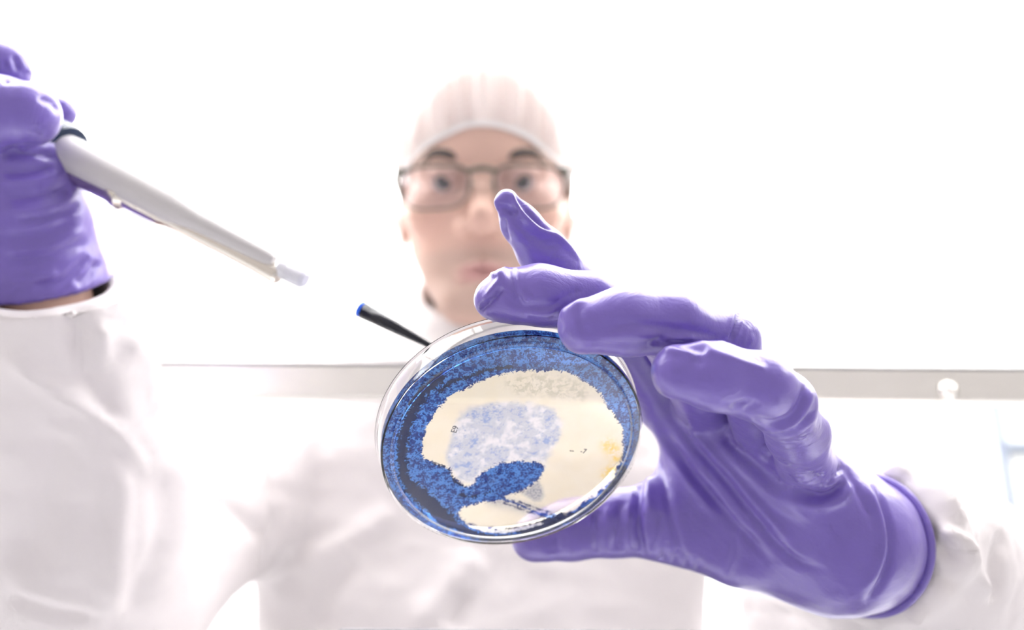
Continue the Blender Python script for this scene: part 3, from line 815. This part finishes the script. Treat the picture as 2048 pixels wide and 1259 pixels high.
# bouffant cap with pleats and an elastic edge
M['cap'], nt, b, o = mat('thin_nonwoven')
nz = noise(nt, 200.0)
nt.links.new(mixrgb(nt, nz.outputs[0], (0.90, 0.87, 0.87), (0.86, 0.82, 0.82)), b.inputs['Base Color']); pset(b, Roughness=0.8)
tr = nt.nodes.new('ShaderNodeBsdfTransparent'); mx = nt.nodes.new('ShaderNodeMixShader'); mx.inputs[0].default_value = 0.17
tl = nt.nodes.new('ShaderNodeBsdfTranslucent'); tl.inputs[0].default_value = (0.9, 0.86, 0.86, 1); mt = nt.nodes.new('ShaderNodeMixShader'); mt.inputs[0].default_value = 0.45
nt.links.new(b.outputs[0], mt.inputs[1]); nt.links.new(tl.outputs[0], mt.inputs[2])
nt.links.new(mt.outputs[0], mx.inputs[1]); nt.links.new(tr.outputs[0], mx.inputs[2]); nt.links.new(mx.outputs[0], o.inputs[0])
na, ns = 220, 46
az = np.linspace(0, 2 * np.pi, na, endpoint=False)      # 0 = front
VV = []; rimpts = []
pl_ = sum(np.sin(az * k + p) * w for k, p, w in ((9, 0.4, 0.5), (14, 1.9, 0.8), (23, 0.7, 0.9), (31, 2.6, 0.5)))
lump = np.sin(az * 5 + 1.0) * 1.6 + np.sin(az * 11 + 2.2) * 1.0
yr = -29 + 71 * np.clip(np.cos(az / 2) ** 2, 0, 1) ** 0.9 + lump * (np.abs(np.sin(az)) * 0.9 + 0.15) + np.where(np.cos(az) > 0, 6 * np.cos(az) ** 6 - 4, -4)
for i in range(ns):
    s = i / (ns - 1); th = s * math.pi / 2
    puff = 1 + 0.12 * math.sin(math.pi * min(s * 1.6, 1)) ** 0.8
    rad = (max(math.cos(th), 0.0) ** 0.62) * puff
    fold = pl_ * 3.8 * math.exp(-s * 1.7) * (1 - math.exp(-s * 14)) * (1.2)
    x = np.sin(az) * (77.5 * rad + fold); z = -92 + np.cos(az) * (97 * rad + fold)
    y = yr + (140 - yr) * math.sin(th) ** 0.95
    VV.append(np.stack([x, y, z], 1))
VV = np.array(VV)
cv = HO + (VV.reshape(-1, 3) * 0.001) @ HR.T
fc = [(i * na + k, i * na + (k + 1) % na, (i + 1) * na + (k + 1) % na, (i + 1) * na + k) for i in range(ns - 1) for k in range(na)]
cap = mesh_obj('bouffant_cap', c2w(cv), fc, M['cap'], person)
tag(cap, 'thin white pleated bouffant cap')
M['elastic'] = plain('white_elastic', (0.94, 0.93, 0.93), 0.7, bumps=(300.0, 0.4, 0.001))
mesh_obj('elastic_edge', *tube(c2w(cv[:na]), 0.0022, 8, closed=True), M['elastic'], cap)

# coverall: torso, collar, sleeves
C = Field.uniform((-0.41, -0.62, 0.335), (0.41, 0.06, 1.06), 0.0038)
mid = (SHL + SHR) / 2
C.cone(SHL, SHR, 0.072, 0.072)
C.cone(mid + UPW * 0.02, mid - UPW * 0.20, 0.12, 0.13, 0.08)
for s in (-1, 1):
    C.cone(mid + np.array([s * 0.10, 0, -0.01]) - UPW * 0.03, hips + np.array([s * 0.085, 0, -0.02]), 0.115, 0.105, 0.05)
C.cone(px(966, 640, 0.845), neck_b, 0.068, 0.082, 0.03)            # standing collar
C.cone(neck_b, SHL, 0.07, 0.065, 0.04); C.cone(neck_b, SHR, 0.07, 0.065, 0.04)
C.chain([(*SHL, 0.074), (*(SHL * 0.5 + ELL * 0.5), 0.074), (*ELL, 0.070)], 0.01, 0.03)
C.chain([(*SHR, 0.074), (*(px(1690, 1000, 0.70)), 0.066), (*ELR, 0.062)], 0.01, 0.03)
CN = np.array([0.78, -0.20, 0.60]); CN /= np.linalg.norm(CN); CC = px(1727, 1084, 0.380)
C.chain([(*ELL, 0.070), (*px(140, 1000, 0.50), 0.064), (*px(110, 760, 0.445), 0.050), (*px(88, 510, 0.398), 0.0415)], 0.01, 0.02)
C.chain([(*px(1700, 1195, 0.58), 0.074), (*px(1790, 1170, 0.545), 0.078), (*px(1800, 1135, 0.49), 0.062), (*px(1800, 1105, 0.43), 0.046), (*(CC + CN * 0.012), 0.035), (*(CC + CN * 0.004), 0.031)], 0.01, 0.02)
nL = np.array([-0.05, -0.95, 0.30]); nL /= np.linalg.norm(nL)
C_l = px(88, 566, 0.408)
sl, X, Y, Z_ = C.block(np.array([-0.36, -0.045, 0.335]), np.array([-0.10, 0.09, 0.48]))
d = -((X - C_l[0]) * nL[0] + (Y - C_l[1]) * nL[1] + (Z_ - C_l[2]) * nL[2])
C.f[sl] = np.maximum(C.f[sl], np.broadcast_to(d, C.f[sl].shape).astype(np.float32))
C.cut_cone(px(70, 500, 0.402), px(78, 660, 0.424), 0.0270, 0.027, 0.006)
sl, X, Y, Z_ = C.block(CC - 0.05, CC + 0.05)
d = -((X - CC[0] - CN[0] * 0.0035) * CN[0] + (Y - CC[1] - CN[1] * 0.0035) * CN[1] + (Z_ - CC[2] - CN[2] * 0.0035) * CN[2])
C.f[sl] = np.maximum(C.f[sl], np.broadcast_to(d, C.f[sl].shape).astype(np.float32))
C.cut_cone(px(968, 540, 0.81), px(968, 690, 0.845), 0.056, 0.056, 0.006)
V, Q = C.mesh(6)
Nn = normals(V, Q)
V = V + Nn * (0.0045 * vnoise(V, 13, 3, 2) + 0.002 * vnoise(V * np.array([1, 1.8, 1]), 34, 5, 2))[:, None]
cs = [
    ([(130, 560), (190, 760), (235, 860)], 26, -4), ([(0, 700), (110, 780), (220, 850), (300, 960)], 16, 4), ([(200, 640), (190, 760)], 22, 4), ([(250, 660), (310, 740), (350, 840)], 20, 4),
    ([(130, 860), (90, 1000), (40, 1150)], 50, -6), ([(240, 900), (230, 1100), (215, 1240)], 30, 6), ([(330, 930), (320, 1100), (240, 1240)], 26, -5), ([(0, 1190), (90, 1225), (200, 1240)], 12, -4), ([(20, 1165), (120, 1190), (220, 1215)], 12, 3),
    ([(420, 990), (480, 1030), (540, 1080)], 16, -5), ([(545, 800), (543, 930), (545, 1050), (500, 1180)], 9, -6), ([(580, 1140), (700, 1080), (800, 1010)], 26, 6), ([(620, 830), (600, 980), (570, 1120)], 26, 5), ([(820, 1259), (900, 1170), (960, 1100)], 30, 5), ([(900, 1259), (930, 1180)], 20, -5),
    ([(640, 1259), (660, 1180), (720, 1120)], 26, -5), ([(1400, 1060), (1430, 1160), (1470, 1259)], 14, 5),
    ([(1790, 905), (1850, 935), (1920, 1040), (1960, 1080)], 12, 5), ([(1700, 970), (1760, 955), (1830, 930)], 12, 4), ([(1860, 1060), (1920, 1085), (1945, 1140), (1975, 1205)], 15, 6), ([(1820, 1060), (1880, 1075), (1900, 1130)], 16, -4), ([(1830, 1130), (1870, 1150), (1940, 1180)], 16, -4),
    ([(2010, 1060), (1995, 1130), (1985, 1200)], 14, -5), ([(1470, 1225), (1540, 1215), (1640, 1240)], 10, -3), ([(1500, 1210), (1580, 1212), (1660, 1222)], 10, 3), ([(1700, 1225), (1760, 1259)], 14, -4), ([(1780, 1190), (1850, 1240)], 16, 4), ([(1690, 880), (1700, 940)], 18, 4),
]
V = folds(V, Q, cs, tol=0.02)
ca = mesh_obj('coverall', c2w(V), Q, M['coverall'], person)
tag(ca, 'white nonwoven protective coverall')

# ------------------------------------------------------------------ glove on the hand that holds the dish
H = 0.00075
G = Field.uniform(px(930, 1240, 0.26) * np.array([1, 1, 1]) - np.array([0.0, 0.035, 0]), np.array([0.195, 0.062, 0.445]), H)
def pt(x, y, d, r): return (*px(x, y, d), rpx(r, d))
palm = [
    ([pt(1690, 1075, 0.366, 122), pt(1612, 935, 0.350, 62)], 0.010), ([pt(1690, 1075, 0.372, 100), pt(1535, 880, 0.362, 68)], 0.012),
    ([pt(1660, 1080, 0.378, 95), pt(1430, 835, 0.378, 70)], 0.014), ([pt(1620, 1080, 0.384, 90), pt(1335, 800, 0.388, 66)], 0.016),
    ([pt(1640, 1105, 0.376, 96), pt(1480, 1085, 0.378, 82), pt(1330, 1040, 0.380, 78)], 0.016),
    ([pt(1690, 1080, 0.368, 128), pt(1745, 1090, 0.384, 122)], 0.012),
    ([pt(1560, 1010, 0.374, 100), pt(1420, 960, 0.384, 90)], 0.014),
]
for ch, k in palm: G.chain(ch, 0.004, k)
G.chain([pt(1350, 1035, 0.382, 74), pt(1230, 1045, 0.382, 66), pt(1140, 1058, 0.381, 61), pt(1078, 1072, 0.380, 50), pt(1062, 1078, 0.380, 40)], 0.003, 0.006)    # thumb
G.chain([pt(1335, 800, 0.388, 60), pt(1235, 640, 0.358, 56), pt(1150, 572, 0.342, 50), pt(1085, 505, 0.335, 47), pt(1040, 446, 0.331, 37), pt(1014, 402, 0.329, 24)], 0.004, 0.004)   # index
G.chain([pt(1430, 835, 0.378, 62), pt(1330, 655, 0.322, 58), pt(1180, 604, 0.311, 58), pt(1080, 591, 0.309, 61), pt(1010, 594, 0.309, 54), pt(985, 600, 0.309, 34)], 0.004, 0.003)  # middle
G.chain([pt(1535, 880, 0.362, 58), pt(1458, 680, 0.303, 58), pt(1350, 649, 0.294, 65), pt(1250, 643, 0.291, 67), pt(1170, 652, 0.290, 57)], 0.004, 0.002)  # ring
G.chain([pt(1612, 932, 0.348, 56), pt(1595, 868, 0.312, 57), pt(1565, 808, 0.287, 60), pt(1520, 773, 0.279, 64), pt(1430, 752, 0.276, 64), pt(1356, 744, 0.276, 56)], 0.005, 0.0035)  # little
cn = np.array([0.78, -0.20, 0.60]); cn /= np.linalg.norm(cn)
cc = px(1727, 1084, 0.380)
G.cut_plane(cc, cn)
G.cut_cone(cc - cn * 0.02, cc + cn * 0.03, 0.0225, 0.0265, 0.001)
V, Q = G.mesh(3)
gs = [
    ([(1335, 815), (1380, 880), (1438, 945), (1516, 1042), (1559, 1094), (1602, 1125), (1665, 1140)], 9, -1.5), ([(1350, 812), (1400, 880), (1460, 945), (1540, 1035), (1590, 1090)], 10, 1.0),
    ([(1318, 850), (1354, 906), (1402, 966), (1460, 1037), (1502, 1082), (1550, 1130)], 10, -1.2), ([(1300, 840), (1340, 910), (1390, 980), (1440, 1040)], 10, 0.8),
    ([(1303, 900), (1323, 943), (1345, 1042), (1374, 1134)], 9, -0.8), ([(1410, 860), (1480, 930), (1560, 1000), (1640, 1040)], 14, 0.9), ([(1440, 850), (1510, 930), (1580, 985)], 12, -0.9),
    ([(1289, 915), (1278, 985), (1277, 1057), (1284, 1112)], 8, -2.2), ([(1297, 880), (1296, 960), (1300, 1040)], 12, 1.2),
    ([(1519, 893), (1560, 928), (1620, 948), (1663, 947), (1690, 928)], 7, -2.4), ([(1535, 920), (1584, 950), (1640, 965), (1682, 948)], 8, 1.2), ([(1540, 940), (1584, 975), (1632, 993), (1668, 984), (1692, 955)], 8, -2.4), ([(1560, 985), (1620, 1010), (1680, 1000), (1705, 960)], 10, 1.0),
    ([(1500, 836), (1545, 852), (1584, 839), (1608, 803), (1615, 768)], 6, 0.9, 's'), ([(1518, 862), (1571, 870), (1611, 840), (1634, 812)], 5, -0.7), ([(1540, 882), (1584, 882), (1624, 861), (1645, 835)], 5, -0.7), ([(1530, 872), (1580, 876), (1618, 850), (1638, 826)], 5, 0.4),
    ([(1462, 816), (1500, 803)], 5, -0.7), ([(1490, 821), (1516, 803)], 5, -0.7), ([(1476, 815), (1508, 806)], 4, 0.5),
    ([(1322, 698), (1355, 702), (1392, 711)], 7, 0.7), ([(1350, 692), (1400, 699), (1410, 706)], 7, -0.5), ([(1394, 694), (1480, 722), (1540, 742)], 9, 0.6), ([(1392, 712), (1404, 730)], 6, -0.4),
    ([(1471, 608), (1460, 656), (1440, 690)], 4, 0.8), ([(1480, 615), (1470, 656), (1452, 690)], 5, -0.8), ([(1486, 636), (1466, 690)], 4, 0.6), ([(1498, 650), (1480, 696)], 4, 0.6), ([(1507, 668), (1494, 702)], 4, 0.5),
    ([(1190, 672), (1248, 659), (1321, 662), (1395, 674), (1442, 688)], 9, 0.7, 's'), ([(1158, 606), (1163, 648), (1182, 672)], 8, -0.5), ([(1300, 690), (1325, 672), (1370, 665)], 8, -0.6), ([(1116, 640), (1122, 652), (1118, 668)], 4, -0.5),
    ([(1022, 530), (1029, 576), (1044, 612)], 6, -0.8), ([(1034, 528), (1042, 576), (1060, 606)], 8, 0.4), ([(954, 628), (978, 604), (1006, 570)], 6, -1.4), ([(966, 608), (990, 575), (1012, 545)], 7, 0.7), ([(976, 543), (998, 550), (1018, 527)], 5, 0.8), ([(1003, 573), (1016, 592), (1042, 612), (1110, 616)], 6, -0.5), ([(1050, 618), (1120, 614), (1170, 580)], 8, 0.5, 's'),
    ([(1020, 376), (1034, 414), (1075, 458), (1113, 476), (1172, 530)], 5, 1.3), ([(1030, 380), (1044, 404), (1070, 440), (1110, 470)], 5, -1.1), ([(1010, 400), (1030, 440), (1070, 474), (1120, 500)], 9, -0.7), ([(988, 385), (994, 412), (1003, 428), (998, 462)], 4, 1.0), ([(998, 414), (1018, 420), (1038, 421)], 6, -0.9), ([(1005, 432), (1006, 460), (1016, 490)], 7, -1.0),
    ([(1194, 1020), (1193, 1060), (1197, 1112)], 7, -0.7), ([(1240, 1000), (1238, 1050), (1228, 1105)], 8, -0.8), ([(1216, 1010), (1214, 1060), (1212, 1110)], 8, 0.5), ([(1115, 1070), (1114, 1105)], 6, -0.5), ([(1258, 1000), (1256, 1060), (1262, 1105)], 6, 0.6),
    ([(1300, 1105), (1318, 1060), (1322, 1020)], 5, -0.6), ([(1322, 1120), (1336, 1080)], 5, -0.6), ([(1345, 1132), (1356, 1095)], 5, -0.6), ([(1368, 1142), (1378, 1105)], 5, -0.5), ([(1392, 1150), (1400, 1115)], 5, -0.5), ([(1450, 1160), (1470, 1110), (1470, 1060)], 8, -0.5),
    ([(1745, 960), (1775, 1040), (1780, 1110), (1760, 1170), (1725, 1208)], 7, -1.6), ([(1722, 950), (1752, 1010), (1766, 1080), (1752, 1140), (1712, 1190)], 9, 0.9), ([(1690, 930), (1720, 990), (1750, 1040)], 7, -0.7),
]
V = folds(V, Q, [(a[0], a[1], a[2] * (1.2 if abs(a[2]) > 1.4 else 1.7 if a[1] > 4 else 1.0), *a[3:]) for a in gs])
V = relax(V, Q, 2)
Nn = normals(V, Q)
V = V + Nn * (0.00055 * vnoise(V, 85, 11, 2))[:, None]
glR = mesh_obj('glove', c2w(V), Q, M['glove'], person)
tag(glR, 'purple nitrile glove on the hand gripping the dish')
# rolled bead around the cuff
cu_, cv_, _ = frame(cn)
ang = np.linspace(0, 2 * np.pi, 90, endpoint=False)
ringp = []
for a in ang:
    dirv = cu_ * math.cos(a) + cv_ * math.sin(a)
    # radius of the cuff in this direction, read off the glove itself
    ringp.append(dirv)
ringp = np.array(ringp)
near = V[np.abs((V - cc) @ cn) < 0.0016]
rel = near - cc; na_ = np.arctan2(rel @ cv_, rel @ cu_); nrad = np.hypot(rel @ cv_, rel @ cu_)
R_ = np.array([nrad[np.abs((na_ - a + np.pi) % (2 * np.pi) - np.pi) < 0.12].max() for a in ang])
R_ = np.array([np.roll(R_, 4 - i)[:9].max() for i in range(len(R_))])
R_ = np.convolve(np.r_[R_[-3:], R_, R_[:3]], np.ones(7) / 7, 'valid')
bead = cc + ringp * (R_ + 0.0002)[:, None] + cn * 0.0004
mesh_obj('cuff_bead', *tube(c2w(bead), 0.0020, 10, closed=True), M['glove'], glR)

# ------------------------------------------------------------------ glove on the hand that holds the pipette
G = Field.uniform(np.array([px(-330, 0, 0.42)[0], px(0, 690, 0.42)[1], 0.345]), np.array([px(240, 0, 0.40)[0], px(0, -30, 0.42)[1], 0.475]), 0.0013)
def pt2(x, y, d, r): return (*px(x, y, d), rpx(r, d))
G.chain([pt2(62, 680, 0.430, 152), pt2(60, 560, 0.420, 150), pt2(50, 440, 0.410, 124), pt2(20, 340, 0.408, 118)], 0.004)
G.chain([pt2(20, 340, 0.408, 112), pt2(-90, 240, 0.405, 120), pt2(-140, 160, 0.405, 110)], 0.004, 0.012)
G.chain([pt2(-120, 230, 0.392, 78), pt2(-10, 226, 0.378, 74), pt2(52, 228, 0.378, 66)], 0.004, 0.004)       # thumb lump in front
G.chain([pt2(-130, 130, 0.402, 64), pt2(-40, 130, 0.398, 62), pt2(8, 138, 0.398, 52)], 0.004, 0.003)
G.chain([pt2(-60, 210, 0.425, 50), pt2(60, 226, 0.426, 42), pt2(120, 226, 0.426, 33)], 0.003, 0.003)   # fingertip behind the collar
G.chain([pt2(40, 345, 0.402, 70), pt2(92, 335, 0.404, 40)], 0.004, 0.01)
nl2 = np.array([0.03, -0.95, 0.30]); nl2 /= np.linalg.norm(nl2)
cl2 = px(62, 572, 0.419)
G.cut_plane(cl2, nl2)
G.cut_cone(cl2 - nl2 * 0.012, cl2 + nl2 * 0.03, 0.022, 0.033, 0.001)
V, Q = G.mesh(3)
ls = [
    ([(0, 310), (60, 300), (120, 318)], 9, -1.6), ([(0, 345), (60, 342), (110, 330)], 8, -1.4), ([(0, 362), (70, 360), (130, 345)], 8, 0.9), ([(10, 395), (80, 388), (140, 372)], 8, -1.2), ([(0, 420), (80, 420), (160, 395)], 9, 0.9), ([(30, 440), (100, 430), (165, 408)], 8, -1.2),
    ([(0, 475), (80, 468), (150, 440)], 10, -1.2), ([(0, 500), (90, 495), (175, 455)], 9, 1.0), ([(0, 520), (90, 512), (180, 480)], 9, -0.9), ([(60, 575), (130, 558), (180, 510)], 9, -1.4), ([(150, 570), (180, 550), (198, 520)], 8, -1.4), ([(0, 560), (60, 558), (120, 545)], 9, 0.9),
    ([(75, 195), (105, 205), (120, 225)], 6, -1.0), ([(0, 160), (40, 155), (65, 152)], 6, -1.2), ([(28, 110), (40, 150)], 6, -0.9), ([(8, 120), (14, 160)], 5, -0.7),
]
V = folds(V, Q, [(a[0], a[1], a[2] * 1.6, *a[3:]) for a in ls])
Nn = normals(V, Q); V = V + Nn * (0.0007 * vnoise(V, 70, 21, 2))[:, None]
glL = mesh_obj('glove', c2w(V), Q, M['glove'], person)
tag(glL, 'purple nitrile glove on the hand gripping the pipette')
